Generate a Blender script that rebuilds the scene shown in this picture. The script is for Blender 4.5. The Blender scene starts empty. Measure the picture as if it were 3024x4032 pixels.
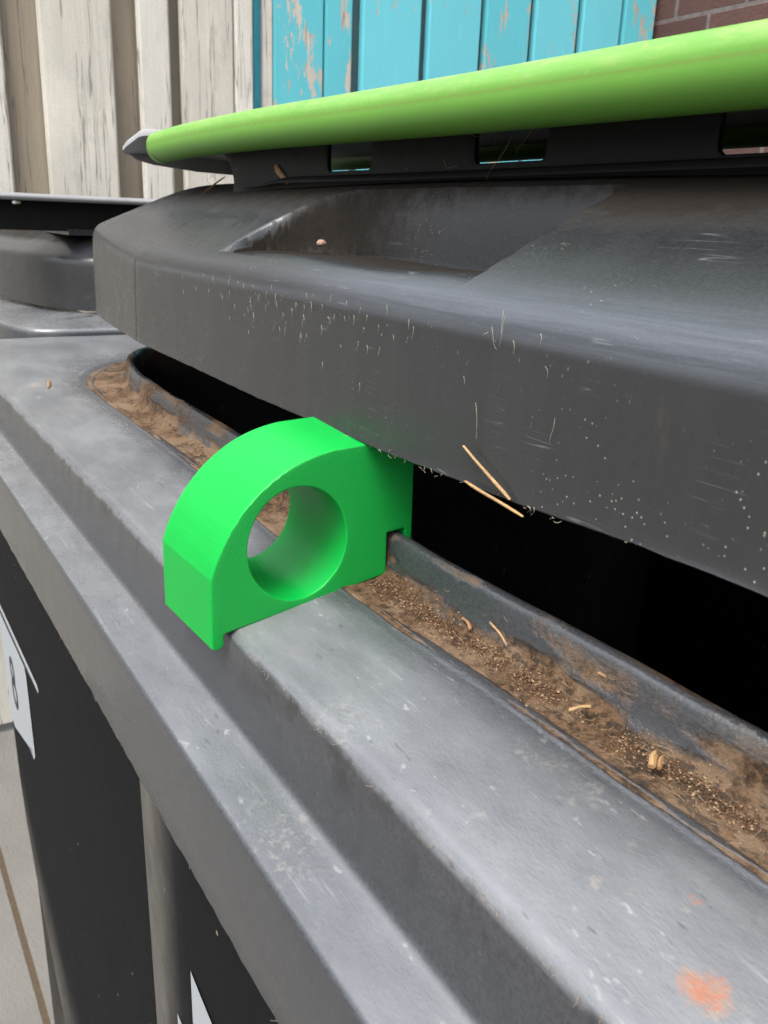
import bpy, bmesh, math, random
import numpy as np
from mathutils import Vector, Matrix, noise as mn
from math import radians, sin, cos, pi, sqrt
random.seed(7)
S = bpy.context.scene

# ------------------------------------------------------------------ camera
cam = bpy.data.cameras.new("camera"); camo = bpy.data.objects.new("camera", cam)
S.collection.objects.link(camo); S.camera = camo
Rm = Matrix(((0.5206, -0.2862, 0.8044), (0.8530, 0.1326, -0.5048), (0.0378, 0.9490, 0.3131)))
xa = Rm.col[0].normalized(); ya = (Rm.col[1] - xa * Rm.col[1].dot(xa)).normalized(); za = xa.cross(ya)
CAM = Vector((0.2360, -0.1158, 0.0980))
camo.matrix_world = Matrix(((xa.x, ya.x, za.x, CAM.x), (xa.y, ya.y, za.y, CAM.y), (xa.z, ya.z, za.z, CAM.z), (0, 0, 0, 1)))
cam.sensor_fit = 'HORIZONTAL'; cam.sensor_width = 36; cam.lens = 41.23
cam.clip_start = 0.005; cam.clip_end = 200
cam.dof.use_dof = True; cam.dof.focus_distance = 0.31; cam.dof.aperture_fstop = 60

# ------------------------------------------------------------------ light
SUN_DIR = Vector((0.25, -0.50, 1.00)).normalized()
w = bpy.data.worlds.new("World"); S.world = w; w.use_nodes = True
wn, wl = w.node_tree.nodes, w.node_tree.links
bg = wn['Background']; sky = wn.new('ShaderNodeTexSky'); sky.sky_type = 'NISHITA'; sky.sun_disc = False
sky.sun_elevation = math.asin(SUN_DIR.z); sky.sun_rotation = math.atan2(SUN_DIR.x, SUN_DIR.y)
sky.air_density = 1.0; sky.dust_density = 3.0
hs = wn.new('ShaderNodeHueSaturation'); hs.inputs['Saturation'].default_value = 0.30
wl.new(sky.outputs[0], hs.inputs['Color'])
# thin overcast: clouds brighten the sky towards the zenith
wtc = wn.new('ShaderNodeTexCoord'); wsep = wn.new('ShaderNodeSeparateXYZ'); wl.new(wtc.outputs['Generated'], wsep.inputs[0])
wmr = wn.new('ShaderNodeMapRange'); wl.new(wsep.outputs[2], wmr.inputs[0]); wmr.inputs[1].default_value = 0.0; wmr.inputs[2].default_value = .9; wmr.inputs[3].default_value = .26; wmr.inputs[4].default_value = 2.9
wmx = wn.new('ShaderNodeVectorMath'); wmx.operation = 'SCALE'; wl.new(hs.outputs[0], wmx.inputs[0]); wl.new(wmr.outputs[0], wmx.inputs['Scale'])
wl.new(wmx.outputs[0], bg.inputs[0]); bg.inputs[1].default_value = 0.15
sun = bpy.data.lights.new("sun", 'SUN'); sun.energy = 1.2; sun.angle = radians(24); sun.color = (1, .96, .9)
suno = bpy.data.objects.new("sun", sun); S.collection.objects.link(suno)
suno.rotation_euler = SUN_DIR.to_track_quat('Z', 'Y').to_euler()
S.view_settings.view_transform = 'Standard'; S.view_settings.look = 'None'
S.view_settings.exposure = 0.97; S.view_settings.gamma = 1

# ------------------------------------------------------------------ node helpers
class NT:
    def __init__(s, name):
        s.m = bpy.data.materials.new(name); s.m.use_nodes = True
        s.n = s.m.node_tree.nodes; s.l = s.m.node_tree.links
        s.b = s.n['Principled BSDF']; s.tc = s.n.new('ShaderNodeTexCoord').outputs['Object']
    def val(s, x, sock):
        if isinstance(x, (int, float)): sock.default_value = x
        elif isinstance(x, tuple): sock.default_value = (*x, 1) if len(x) == 3 and sock.type == 'RGBA' else x
        else: s.l.new(x, sock)
    def mapv(s, sc, rot=(0, 0, 0), loc=(0, 0, 0)):
        m = s.n.new('ShaderNodeMapping'); s.l.new(s.tc, m.inputs[0])
        m.inputs['Scale'].default_value = sc; m.inputs['Rotation'].default_value = rot; m.inputs['Location'].default_value = loc
        return m.outputs[0]
    def noise(s, scale, detail=4, rough=.55, vec=None, dist=0):
        t = s.n.new('ShaderNodeTexNoise'); t.inputs['Scale'].default_value = scale
        t.inputs['Detail'].default_value = detail; t.inputs['Roughness'].default_value = rough; t.inputs['Distortion'].default_value = dist
        s.l.new(vec or s.tc, t.inputs['Vector']); return t.outputs['Fac']
    def vor(s, scale, vec=None, feat='F1', out='Distance', rnd=1):
        t = s.n.new('ShaderNodeTexVoronoi'); t.feature = feat; t.inputs['Scale'].default_value = scale
        t.inputs['Randomness'].default_value = rnd
        s.l.new(vec or s.tc, t.inputs['Vector']); return t.outputs[out]
    def ramp(s, f, a, b, va=0., vb=1.):
        m = s.n.new('ShaderNodeMapRange'); m.interpolation_type = 'SMOOTHSTEP'
        s.l.new(f, m.inputs[0])
        for i, x in enumerate((a, b, va, vb)): m.inputs[i + 1].default_value = x
        return m.outputs[0]
    def math(s, op, a, b=0.):
        m = s.n.new('ShaderNodeMath'); m.operation = op; s.val(a, m.inputs[0]); s.val(b, m.inputs[1]); return m.outputs[0]
    def mix(s, f, a, b):
        m = s.n.new('ShaderNodeMix'); m.data_type = 'RGBA'
        s.val(f, m.inputs[0]); s.val(a, m.inputs[6]); s.val(b, m.inputs[7]); return m.outputs[2]
    def mixf(s, f, a, b):
        m = s.n.new('ShaderNodeMix'); m.data_type = 'FLOAT'
        s.val(f, m.inputs[0]); s.val(a, m.inputs[2]); s.val(b, m.inputs[3]); return m.outputs[0]
    def attr(s, name):
        a = s.n.new('ShaderNodeAttribute'); a.attribute_name = name; return a.outputs['Fac']
    def xyz(s):
        m = s.n.new('ShaderNodeSeparateXYZ'); s.l.new(s.tc, m.inputs[0]); return m.outputs
    def bump(s, h, strength=.3, dist=.001, prev=None):
        b = s.n.new('ShaderNodeBump'); b.inputs['Strength'].default_value = strength; b.inputs['Distance'].default_value = dist
        s.l.new(h, b.inputs['Height'])
        if prev is not None: s.l.new(prev, b.inputs['Normal'])
        return b.outputs[0]
    def out(s, col, rough, spec=.5, nrm=None):
        s.val(col, s.b.inputs['Base Color']); s.val(rough, s.b.inputs['Roughness']); s.val(spec, s.b.inputs['Specular IOR Level'])
        if nrm is not None: s.l.new(nrm, s.b.inputs['Normal'])
        return s.m

def plain(name, col, rough=.5, spec=.5, var=.25, scale=60):
    t = NT(name); n = t.noise(scale, 4)
    return t.out(t.mix(n, tuple(c * (1 - var) for c in col), tuple(c * (1 + var) for c in col)), rough, spec)

# --- worn black plastic, in a few states of wear
def plastic_ledge():
    t = NT('weathered_black_plastic')
    big = t.noise(9, 5, .6, t.mapv((1, 2.2, 1))); mid = t.noise(60, 6, .65, t.mapv((1, 2.5, 1))); fine = t.noise(900, 3, .6)
    dust = t.attr('dust'); dirt_shade = t.attr('dirt_shade')
    base = t.mix(t.ramp(fine, .3, .7), (.016, .017, .019), (.028, .029, .032))
    d = t.math('MULTIPLY', dust, .9)
    base = t.mix(t.math('MULTIPLY', dust, t.ramp(t.math('ADD', t.math('MULTIPLY', big, .5), t.math('MULTIPLY', mid, .5)), .3, .7, .55, .85)), base, t.mix(t.ramp(big, .25, .75), (.092, .097, .102), (.15, .156, .161)))
    # chalky pale speckles and short scratches
    sp = t.math('MULTIPLY', t.ramp(t.noise(420, 2, .5, t.mapv((.5, 1, 1), (0, 0, .5))), .66, .72), t.math('MULTIPLY', dust, t.ramp(mid, .45, .6)))
    base = t.mix(t.math('MULTIPLY', sp, .2), base, (.34, .35, .33))
    dk = t.math('MULTIPLY', t.ramp(t.noise(240, 3, .6, t.mapv((.35, 1.6, 1), (0, 0, -.25))), .67, .70), dust)
    base = t.mix(t.math('MULTIPLY', dk, .5), base, (.03, .03, .03))
    hl = t.math('MULTIPLY', t.ramp(t.noise(1, 3, .6, t.mapv((30, 900, 900), (0, 0, .5))), .60, .66), t.math('MULTIPLY', dust, t.ramp(t.noise(30, 4), .48, .60)))
    base = t.mix(t.math('MULTIPLY', hl, .14), base, (.36, .37, .37))
    pit_ = t.math('MULTIPLY', dust, t.ramp(t.noise(700, 3, .7), .62, .68)); base = t.mix(t.math('MULTIPLY', pit_, .25), base, (.05, .05, .05))
    # grime in the channel
    gb = t.noise(130, 7, .72); gl = t.noise(28, 5, .6)
    dm = t.ramp(t.math('ADD', t.math('MULTIPLY', dirt_shade, 1.15), t.math('MULTIPLY', t.math('ADD', gb, gl), .42)), .70, .96)
    brown = t.mix(t.ramp(t.noise(420, 5, .7), .35, .65), (.028, .018, .011), (.145, .085, .046))
    brown = t.mix(t.ramp(t.noise(40, 5, .7), .46, .60, 0, .8), brown, (.18, .122, .076))
    brown = t.mix(t.ramp(t.noise(75, 6, .75, t.mapv((.4, 1, 1), (0, 0, 0), (.2, .1, 0))), .56, .60, 0, .7), brown, (.020, .018, .016))
    base = t.mix(dm, base, brown)
    # orange / tan splashes with shapes of their own
    sm = t.ramp(t.math('ADD', t.attr('rust'), t.math('MULTIPLY', t.noise(170, 7, .8), .95)), .92, 1.12)
    base = t.mix(t.math('MULTIPLY', sm, .75), base, t.mix(t.ramp(t.noise(260, 4, .7), .35, .65), (.25, .075, .025), (.20, .13, .09)))
    tn = t.ramp(t.math('ADD', t.attr('tan'), t.math('MULTIPLY', t.noise(150, 6, .75), .6)), .66, .92)
    base = t.mix(t.math('MULTIPLY', tn, .6), base, (.34, .28, .20))
    sm2 = t.math('MULTIPLY', dust, t.math('MULTIPLY', t.ramp(t.noise(26, 4, .6, t.mapv((1, 1, 1), (0, 0, 0), (.7, .2, 0))), .54, .66), t.ramp(t.noise(330, 5, .75), .50, .62)))
    base = t.mix(t.math('MULTIPLY', sm2, .22), base, (.30, .27, .21))
    # streaks running down the front of the ledge
    stv = t.noise(1, 5, .65, t.mapv((75, 8, 9)))
    st = t.math('MULTIPLY', t.attr('streak'), t.math('MULTIPLY', t.ramp(stv, .46, .56, 0, .8), t.ramp(t.xyz()[0], .0, -.04)))
    st = t.math('MAXIMUM', st, t.math('MULTIPLY', t.attr('streak'), t.math('MULTIPLY', t.ramp(t.noise(38, 7, .72), .44, .58), t.ramp(t.xyz()[0], -.04, .0))))
    base = t.mix(t.math('MULTIPLY', st, .8), base, (.012, .012, .013))
    r = t.mixf(t.math('MAXIMUM', dm, t.math('MULTIPLY', d, .8)), t.ramp(mid, .2, .8, .20, .28), .30)
    r = t.mixf(dm, r, .8); r = t.mixf(sp, r, .7)
    grain = t.math('ADD', t.noise(1500, 2, .6, t.mapv((.35, 1, 1), (0, 0, .6))), t.noise(600, 4, .7))
    nb = t.bump(grain, .24, .0004); nb = t.bump(gb, .6, .0012, None) if False else nb
    mulb = t.math('MULTIPLY', dm, t.noise(700, 5, .8)); nb = t.bump(mulb, .9, .0016, nb)
    nb = t.bump(mid, .012, .0012, nb)
    return t.out(base, r, t.mixf(dm, .7, .15), nb)

def plastic_lid():
    t = NT('scuffed_black_plastic')
    big = t.noise(12, 5, .6); mid = t.noise(70, 6, .65); fine = t.noise(1100, 3, .6)
    grime_shade = t.attr('dirt_shade'); wear_highlight = t.attr('wear_highlight'); face = t.attr('face')
    base = t.mix(t.ramp(fine, .3, .7), (.009, .0095, .0105), (.017, .0175, .019))
    # vertical wash marks on the skirt
    vs = t.noise(1, 5, .6, t.mapv((90, 90, 6)))
    base = t.mix(t.math('MULTIPLY', t.math('MULTIPLY', t.ramp(vs, .40, .72), face), .22), base, (.060, .060, .056))
    base = t.mix(t.math('MULTIPLY', face, .7), base, (.020, .020, .0205))
    # pale scratches along the bin, plus a smooth painted highlight near the front edge
    ws = t.noise(1, 6, .7, t.mapv((22, 900, 900), (0, 0, .06)))
    ws2 = t.noise(1, 6, .7, t.mapv((60, 1100, 1100), (0, 0, -.35)))
    wv = t.math('MULTIPLY', wear_highlight, t.math('ADD', .45, t.math('MULTIPLY', t.math('MAXIMUM', t.ramp(ws, .42, .66), t.ramp(ws2, .52, .64)), .4)))
    base = t.mix(t.math('MULTIPLY', wv, .42), base, (.10, .115, .14))
    # specks of light debris
    def specks(scale, thr, keep, vec=None):
        d = t.vor(scale, vec); c = t.vor(scale, vec, out='Color')
        sx = t.n.new('ShaderNodeSeparateColor'); t.l.new(c, sx.inputs[0])
        return t.math('MULTIPLY', t.ramp(d, thr, thr * .5), t.math('GREATER_THAN', sx.outputs[0], keep))
    cl = t.ramp(t.noise(22, 4, .6), .45, .62)
    s1 = t.math('MULTIPLY', t.math('MULTIPLY', specks(800, .26, .74), cl), .6)
    s2 = t.math('MULTIPLY', specks(560, .09, .93), .28)
    s3 = t.math('MULTIPLY', specks(230, .07, .74, t.mapv((1, 1, .28), (0, .12, 0))), t.math('MULTIPLY', face, t.attr('upper')))
    s4 = t.math('MULTIPLY', specks(520, .13, .58, t.mapv((1.0, 1, .45), (0, -.1, 0))), t.math('MULTIPLY', face, t.attr('upper')))
    sp = t.math('MAXIMUM', t.math('MAXIMUM', s1, s2), t.math('MULTIPLY', t.math('MAXIMUM', s3, s4), .38))
    base = t.mix(t.math('MULTIPLY', sp, .7), base, (.36, .32, .24))
    # thin scratches
    def scr(rot, sc, thr):
        n = t.noise(1, 2, .5, t.mapv(sc, rot)); return t.ramp(t.math('ABSOLUTE', t.math('SUBTRACT', n, .5)), thr, 0)
    sc1 = t.math('MULTIPLY', scr((0, .35, .2), (7, 7, 330), .010), t.ramp(t.noise(35, 3), .66, .74))
    sc2 = t.math('MULTIPLY', scr((0, 1.25, 0), (8, 8, 300), .010), t.ramp(t.noise(45, 3, .5, t.mapv((1, 1, 1), (0, 0, 0), (.3, .2, .1))), .57, .66))
    base = t.mix(t.math('MULTIPLY', t.math('MAXIMUM', sc1, sc2), .16), base, (.34, .34, .33))
    # brown grime, also painting shade under the handle and at the pocket's left
    dm = t.ramp(t.math('ADD', grime_shade, t.math('MULTIPLY', t.math('ADD', t.noise(160, 7, .75), big), .4)), .62, 1.05)
    dm = t.math('MINIMUM', dm, 1.)
    base = t.mix(t.math('MULTIPLY', dm, .8), base, t.mix(t.noise(350, 5, .7), (.005, .004, .003), (.020, .015, .010)))
    # rusty runs down the right-hand side
    rs = t.math('MULTIPLY', t.attr('rust'), t.ramp(t.noise(300, 6, .75, t.mapv((1, 1, .4))), .42, .62))
    base = t.mix(t.math('MULTIPLY', rs, .45), base, (.24, .15, .07))
    r = t.mixf(t.math('MAXIMUM', t.math('MULTIPLY', dm, .9), sp), t.ramp(mid, .2, .8, .25, .33), .75)
    r = t.mixf(t.math('MULTIPLY', wv, .3), r, .45)
    nb = t.bump(t.noise(1600, 2, .6), .10, .0003); nb = t.bump(mid, .04, .001, nb)
    nb = t.bump(t.math('MULTIPLY', dm, t.noise(500, 5, .75)), .3, .001, nb)
    return t.out(base, r, t.mixf(dm, .48, .08), nb)

def plastic_plain(name, c0=(.022, .022, .024), c1=(.04, .04, .042), r0=.42, r1=.6, spec=.4):
    t = NT(name); n = t.noise(40, 6, .65); f = t.noise(300, 4, .6)
    base = t.mix(n, c0, c1)
    d = t.vor(90); c = t.vor(90, out='Color'); sx = t.n.new('ShaderNodeSeparateColor'); t.l.new(c, sx.inputs[0])
    sp = t.math('MULTIPLY', t.ramp(d, .12, .05), t.math('GREATER_THAN', sx.outputs[0], .93))
    base = t.mix(t.math('MULTIPLY', sp, .6), base, (.3, .25, .16))
    w_ = t.attr('painted_refl'); base = t.mix(t.math('MULTIPLY', w_, t.ramp(n, .2, .7, .5, .9)), base, t.mix(t.noise(1, 4, .6, t.mapv((60, 60, 3))), (.075, .070, .062), (.15, .14, .122)))  # tint puts a pale ground reflection into the wall colour
    return t.out(base, t.ramp(f, .2, .8, r0, r1), spec, t.bump(n, .08, .001))

def green_grip():
    t = NT('apple_green_plastic')
    n = t.noise(25, 5, .6); f = t.noise(500, 4, .7)
    base = t.mix(n, (.080, .205, .026), (.102, .245, .032))
    g = t.math('MULTIPLY', t.attr('upper'), t.ramp(t.noise(1, 6, .75, t.mapv((60, 240, 240))), .48, .62))
    base = t.mix(t.math('MULTIPLY', g, .6), base, (.20, .26, .08))
    gr = t.ramp(t.math('ADD', t.attr('seam'), t.math('MULTIPLY', t.noise(220, 6, .75), .7)), .95, 1.2)
    base = t.mix(t.math('MULTIPLY', gr, .45), base, (.13, .16, .03))
    dots = t.vor(140); c = t.vor(140, out='Color'); sx = t.n.new('ShaderNodeSeparateColor'); t.l.new(c, sx.inputs[0])
    sp = t.math('MULTIPLY', t.ramp(dots, .10, .05), t.math('GREATER_THAN', sx.outputs[0], .92))
    base = t.mix(t.math('MULTIPLY', sp, .7), base, (.06, .07, .02))
    flake = t.math('MULTIPLY', t.attr('upper'), t.ramp(t.noise(1, 5, .8, t.mapv((200, 330, 330), (.3, .4, .5))), .60, .64))
    base = t.mix(t.math('MULTIPLY', flake, .8), base, (.30, .27, .13))
    nb = t.bump(flake, .5, .0006); nb = t.bump(f, .12, .0004, nb)
    t.b.inputs['Subsurface Weight'].default_value = .25; t.b.inputs['Subsurface Radius'].default_value = (.5, 1, .3); t.b.inputs['Subsurface Scale'].default_value = .008
    return t.out(base, t.ramp(f, .2, .8, .36, .5), .3, nb)

def print_green(name, face):
    t = NT(name)
    base = t.mix(t.noise(30, 3), (.0, .235, .028), (.0, .28, .036))
    if face:   # top and bottom skin of the print: a fine diagonal weave
        v = t.mapv((1, 1, 1), (radians(45), 0, 0))
        wv = t.n.new('ShaderNodeTexWave'); wv.inputs['Scale'].default_value = 420; wv.inputs['Distortion'].default_value = 2.5
        wv.inputs['Detail'].default_value = 3; wv.bands_direction = 'Y'; t.l.new(v, wv.inputs['Vector'])
        h = t.math('ADD', t.math('MULTIPLY', wv.outputs['Fac'], .35), t.noise(1300, 3, .7))
        nb = t.bump(h, .6, .0007); r = .36
    else:      # side wall: layer lines parallel to the skin
        x = t.n.new('ShaderNodeTexWave'); x.inputs['Scale'].default_value = 800; x.bands_direction = 'X'; t.l.new(t.tc, x.inputs['Vector'])
        seam = t.noise(1, 3, .6, t.mapv((10, 420, 420)))
        nb = t.bump(x.outputs['Fac'], .12, .0003); nb = t.bump(seam, .22, .0005, nb); r = .36
    m = t.out(base, r, .35 if face else .22, nb)
    t.b.inputs['Subsurface Weight'].default_value = .25; t.b.inputs['Subsurface Radius'].default_value = (.3, 1, .3)
    t.b.inputs['Subsurface Scale'].default_value = .006
    return m

def wood(name, c0, c1, paint=None, peel=.5, seed=0.):
    t = NT(name)
    g = t.noise(1, 8, .72, t.mapv((20, 60, 4.5), (0, 0, 0), (seed, seed, seed)), 1.0)
    fg = t.noise(1, 5, .7, t.mapv((40, 330, 7), (0, 0, 0), (seed, 0, 0)))
    b = t.noise(5, 4, .6, t.mapv((1, 1, .5), (0, 0, 0), (seed, 0, 0)))
    base = t.mix(t.math('ADD', t.math('MULTIPLY', g, .6), t.math('MULTIPLY', fg, .4)), c0, c1)
    base = t.mix(t.ramp(b, .5, .72, 0, .45), base, tuple(x * 1.15 for x in c1))
    crack = t.ramp(t.math('ABSOLUTE', t.math('SUBTRACT', t.noise(1, 4, .6, t.mapv((5, 26, .9), (0, 0, 0), (seed * 2, 0, 0))), .5)), .010, .002)
    base = t.mix(t.math('MULTIPLY', crack, .6), base, (.07, .06, .05))
    alg = t.ramp(t.noise(9, 7, .75, t.mapv((1, 1.5, .6), (0, 0, 0), (0, seed, 0))), .5, .72, 0, .55)
    base = t.mix(alg, base, (.20, .19, .14))
    grn = t.ramp(t.noise(260, 4, .7), .55, .68, 0, .35); base = t.mix(grn, base, (.12, .11, .09))
    h = fg
    if paint:
        p = t.ramp(t.math('ADD', t.noise(1, 7, .75, t.mapv((12, 22, 7), (0, 0, 0), (seed, seed, 0))), t.math('MULTIPLY', fg, .12)), peel + .01, peel)
        pc = t.mix(b, paint, tuple(x * .8 for x in paint))
        pc = t.mix(t.ramp(g, .55, .8, 0, .5), pc, tuple(min(1, x * 1.35 + .03) for x in paint))
        base = t.mix(p, base, pc); h = t.math('ADD', t.math('MULTIPLY', p, 1.6), fg)
    return t.out(base, .72, .3, t.bump(h, .35, .002))

# ------------------------------------------------------------------ mesh helpers
def link(name, verts, faces, mats, parent=None, smooth=40, attrs=None, mi=None):
    me = bpy.data.meshes.new(name); me.from_pydata([tuple(v) for v in verts], [], faces); me.update()
    o = bpy.data.objects.new(name, me); S.collection.objects.link(o)
    for m in (mats if isinstance(mats, (list, tuple)) else [mats]): me.materials.append(m)
    if mi: me.polygons.foreach_set('material_index', mi)
    if attrs:
        for k, a in attrs.items():
            at = me.attributes.new(k, 'FLOAT', 'POINT'); at.data.foreach_set('value', [float(x) for x in a])
    me.polygons.foreach_set('use_smooth', [True] * len(me.polygons))
    if smooth: me.set_sharp_from_angle(angle=radians(smooth))
    if parent is not None: adopt(o, parent)
    return o
def adopt(o, parent):
    o.parent = parent
    off = Vector((0, 0, 0)); p = parent
    while p is not None: off += p.location; p = p.parent
    o.location = -off
    # keep the object's own texture space where the thing stands
def empty(name, loc, label, cat, group=None):
    o = bpy.data.objects.new(name, None); S.collection.objects.link(o); o.location = loc; o.empty_display_size = .05
    return tag(o, label, cat, group)
def tag(o, label=None, cat=None, group=None, kind=None):
    if label: o['label'] = label
    if cat: o['category'] = cat
    if group: o['group'] = group
    if kind: o['kind'] = kind
    return o
def gridfaces(nu, nv, base=0, closed_u=False, flip=False):
    f = []
    for i in range(nu if closed_u else nu - 1):
        for j in range(nv - 1):
            a = base + i * nv + j; b = base + ((i + 1) % nu) * nv + j
            q = (a, b, b + 1, a + 1)
            f.append(q[::-1] if flip else q)
    return f
def box(v, f, x0, x1, y0, y1, z0, z1):
    b = len(v)
    v += [(x0, y0, z0), (x1, y0, z0), (x1, y1, z0), (x0, y1, z0), (x0, y0, z1), (x1, y0, z1), (x1, y1, z1), (x0, y1, z1)]
    f += [tuple(b + i for i in q) for q in ((0, 3, 2, 1), (4, 5, 6, 7), (0, 1, 5, 4), (1, 2, 6, 5), (2, 3, 7, 6), (3, 0, 4, 7))]
def bevbox(name, x0, x1, y0, y1, z0, z1, mat, parent=None, bev=.004, seg=2, wob=0):
    bm = bmesh.new(); bmesh.ops.create_cube(bm, size=1)
    for v in bm.verts: v.co = Vector(((x0 + x1) / 2 + v.co.x * (x1 - x0), (y0 + y1) / 2 + v.co.y * (y1 - y0), (z0 + z1) / 2 + v.co.z * (z1 - z0)))
    bmesh.ops.bevel(bm, geom=bm.edges[:], offset=bev, segments=seg, affect='EDGES')
    if wob:
        bmesh.ops.bisect_plane
        for v in bm.verts: v.co += Vector((0, wob * mn.noise(v.co * 3), 0))
    me = bpy.data.meshes.new(name); bm.to_mesh(me); bm.free(); me.materials.append(mat)
    me.polygons.foreach_set('use_smooth', [True] * len(me.polygons)); me.set_sharp_from_angle(angle=radians(35))
    o = bpy.data.objects.new(name, me); S.collection.objects.link(o)
    if parent is not None: adopt(o, parent)
    return o
def tube(pts, rad, n=8, v=None, f=None, cap=True):
    v = [] if v is None else v; f = [] if f is None else f
    b = len(v); N = len(pts); pts = [Vector(p) for p in pts]
    for i, p in enumerate(pts):
        d = (pts[min(i + 1, N - 1)] - pts[max(i - 1, 0)]).normalized()
        s = d.cross(Vector((0, 0, 1)) if abs(d.z) < .9 else Vector((1, 0, 0))).normalized(); u = s.cross(d)
        r = rad[i] if isinstance(rad, (list, tuple)) else rad
        for k in range(n):
            a = 2 * pi * k / n; v.append(p + (s * cos(a) + u * sin(a)) * r)
    for i in range(N - 1):
        for k in range(n):
            f.append((b + i * n + k, b + i * n + (k + 1) % n, b + (i + 1) * n + (k + 1) % n, b + (i + 1) * n + k))
    if cap: f.append(tuple(b + k for k in range(n))[::-1]); f.append(tuple(b + (N - 1) * n + k for k in range(n)))
    return v, f
def curve_prism(loops, half, bev, res=2):
    """2D loops (first = outline, rest = holes) -> mesh data extruded along local z."""
    cu = bpy.data.curves.new('outline', 'CURVE'); cu.dimensions = '2D'; cu.fill_mode = 'BOTH'
    cu.extrude = half - bev; cu.bevel_depth = bev; cu.bevel_resolution = res; cu.offset = -bev
    for lp in loops:
        sp = cu.splines.new('POLY'); sp.points.add(len(lp) - 1); sp.use_cyclic_u = True
        for p, c in zip(sp.points, lp): p.co = (c[0], c[1], 0, 1)
    o = bpy.data.objects.new('outline', cu); S.collection.objects.link(o)
    dg = bpy.context.evaluated_depsgraph_get(); me = bpy.data.meshes.new_from_object(o.evaluated_get(dg))
    vs = [v.co.copy() for v in me.vertices]; fs = [tuple(p.vertices) for p in me.polygons]
    bpy.data.objects.remove(o); bpy.data.curves.remove(cu); bpy.data.meshes.remove(me)
    # weld
    idx = {}; nv = []; mp = []
    for c in vs:
        k = (round(c.x, 6), round(c.y, 6), round(c.z, 6))
        if k not in idx: idx[k] = len(nv); nv.append(c)
        mp.append(idx[k])
    nf = []
    for q in fs:
        g = []
        for i in q:
            if mp[i] not in g: g.append(mp[i])
        if len(g) > 2: nf.append(tuple(g))
    return nv, nf
def lerp(xs, ys, x): return float(np.interp(x, xs, ys))
def sstep(a, b, x):
    t = max(0., min(1., (x - a) / (b - a))); return t * t * (3 - 2 * t)

# ------------------------------------------------------------------ materials
M_LEDGE = plastic_ledge(); M_LID = plastic_lid()
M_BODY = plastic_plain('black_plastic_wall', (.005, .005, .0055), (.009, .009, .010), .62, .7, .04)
M_IN = plain('dark_plastic_inside', (.008, .008, .008), .8, .15)
M_HANDLE = plastic_plain('black_plastic_handle', (.004, .004, .0045), (.010, .0095, .009), .40, .55, .12)
M_GRIP = green_grip()
M_PF = print_green('printed_green_skin', True); M_PS = print_green('printed_green_wall', False)
M_WHITE = plain('white_vinyl', (.25, .265, .275), .5, .2, .04)
M_INK = plain('dark_ink', (.012, .011, .02), .5, .3, .1)
M_STRAW = plain('dry_straw', (.25, .155, .07), .6, .3, .45, 600)
M_BROWN = plain('dry_bark', (.20, .11, .05), .7, .3, .4, 400)
M_FIBRE = plain('pale_fibre', (.36, .32, .22), .7, .3, .3, 400)
M_FIBRED = plain('brown_fibre', (.16, .09, .05), .7, .3, .3, 400)

# ================================================================== SETTING
# ground: one sheet of concrete slabs
t = NT('concrete_slabs')
br = t.n.new('ShaderNodeTexBrick'); br.offset = .5; br.inputs['Scale'].default_value = 1
br.inputs['Mortar Size'].default_value = .006; br.inputs['Mortar Smooth'].default_value = .3; br.inputs['Brick Width'].default_value = 1.20; br.inputs['Row Height'].default_value = .40
t.l.new(t.mapv((1, 1, 1), (0, 0, 0), (.11, -.016, 0)), br.inputs['Vector'])
dv = t.n.new('ShaderNodeMix'); 
n1 = t.noise(7, 6, .65); n2 = t.noise(160, 5, .7)
c = t.mix(n1, (.095, .092, .083), (.155, .15, .138)); c = t.mix(t.ramp(n2, .35, .65, 0, .35), c, (.13, .12, .105))
mort = t.ramp(t.math('ADD', br.outputs['Fac'], t.math('MULTIPLY', t.math('SUBTRACT', t.noise(45, 7, .8), .5), 2.2)), .35, .65)
c = t.mix(mort, c, t.mix(t.noise(200, 4), (.03, .024, .016), (.09, .062, .036)))
M_GROUND = t.out(c, .85, .3, t.bump(t.math('SUBTRACT', n2, mort), .5, .006))
GZ = -1.05
v = [(-60, -60, GZ), (60, -60, GZ), (60, 60, GZ), (-60, 60, GZ)]
tag(link('ground', v, [(0, 1, 2, 3)], M_GROUND, None, 0), kind='structure')

# weathered board fence
FX = -1.70
M_W = [wood('weathered_grey_wood', (.30, .285, .24), (.62, .59, .52), seed=1.),
       wood('weathered_pale_wood', (.36, .34, .295), (.66, .64, .575), seed=3.3),
       wood('weathered_brown_wood', (.15, .125, .09), (.34, .29, .215), seed=6.1)]
fence = empty('board_fence', (FX, .3, GZ), 'weathered grey board fence behind the bins at the left', 'fence')
FT = .95
def fb(y0, y1, m, x=0, top=FT): return bevbox('board', FX + x - .02, FX + x, y0, y1, GZ + .02, top + random.uniform(-.01, .01), M_W[m], fence, .004)
fb(-.80, -.66, 0); fb(-.68, -.58, 2, -.022); fb(-.60, -.46, 1); fb(-.48, -.38, 2, -.022); fb(-.40, -.26, 0); fb(-.28, -.18, 2, -.022); fb(-.19, -.05, 1)
fb(-.07, .03, 2, -.022); fb(.02, .221, 1); fb(.215, .300, 2, -.022); fb(.288, .426, 0); fb(.415, .485, 2, -.045)
fb(.478, .542, 1); fb(.535, .580, 2, -.040); fb(.566, .680, 0); fb(.682, .724, 1, .002)
rv, rf = [], []
for z in (-.75, -.05, .65): pass
for z in (-.75, -.05, .65): bevbox('rail', FX - .13, FX - .067, -.82, .72, z, z + .07, M_W[2], fence, .003)
for a_ in (.40, .52): bevbox('board', FX - .065, FX - .047, a_, a_ + .09, GZ + .02, FT - .02, M_W[2], fence, .003)

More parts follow.
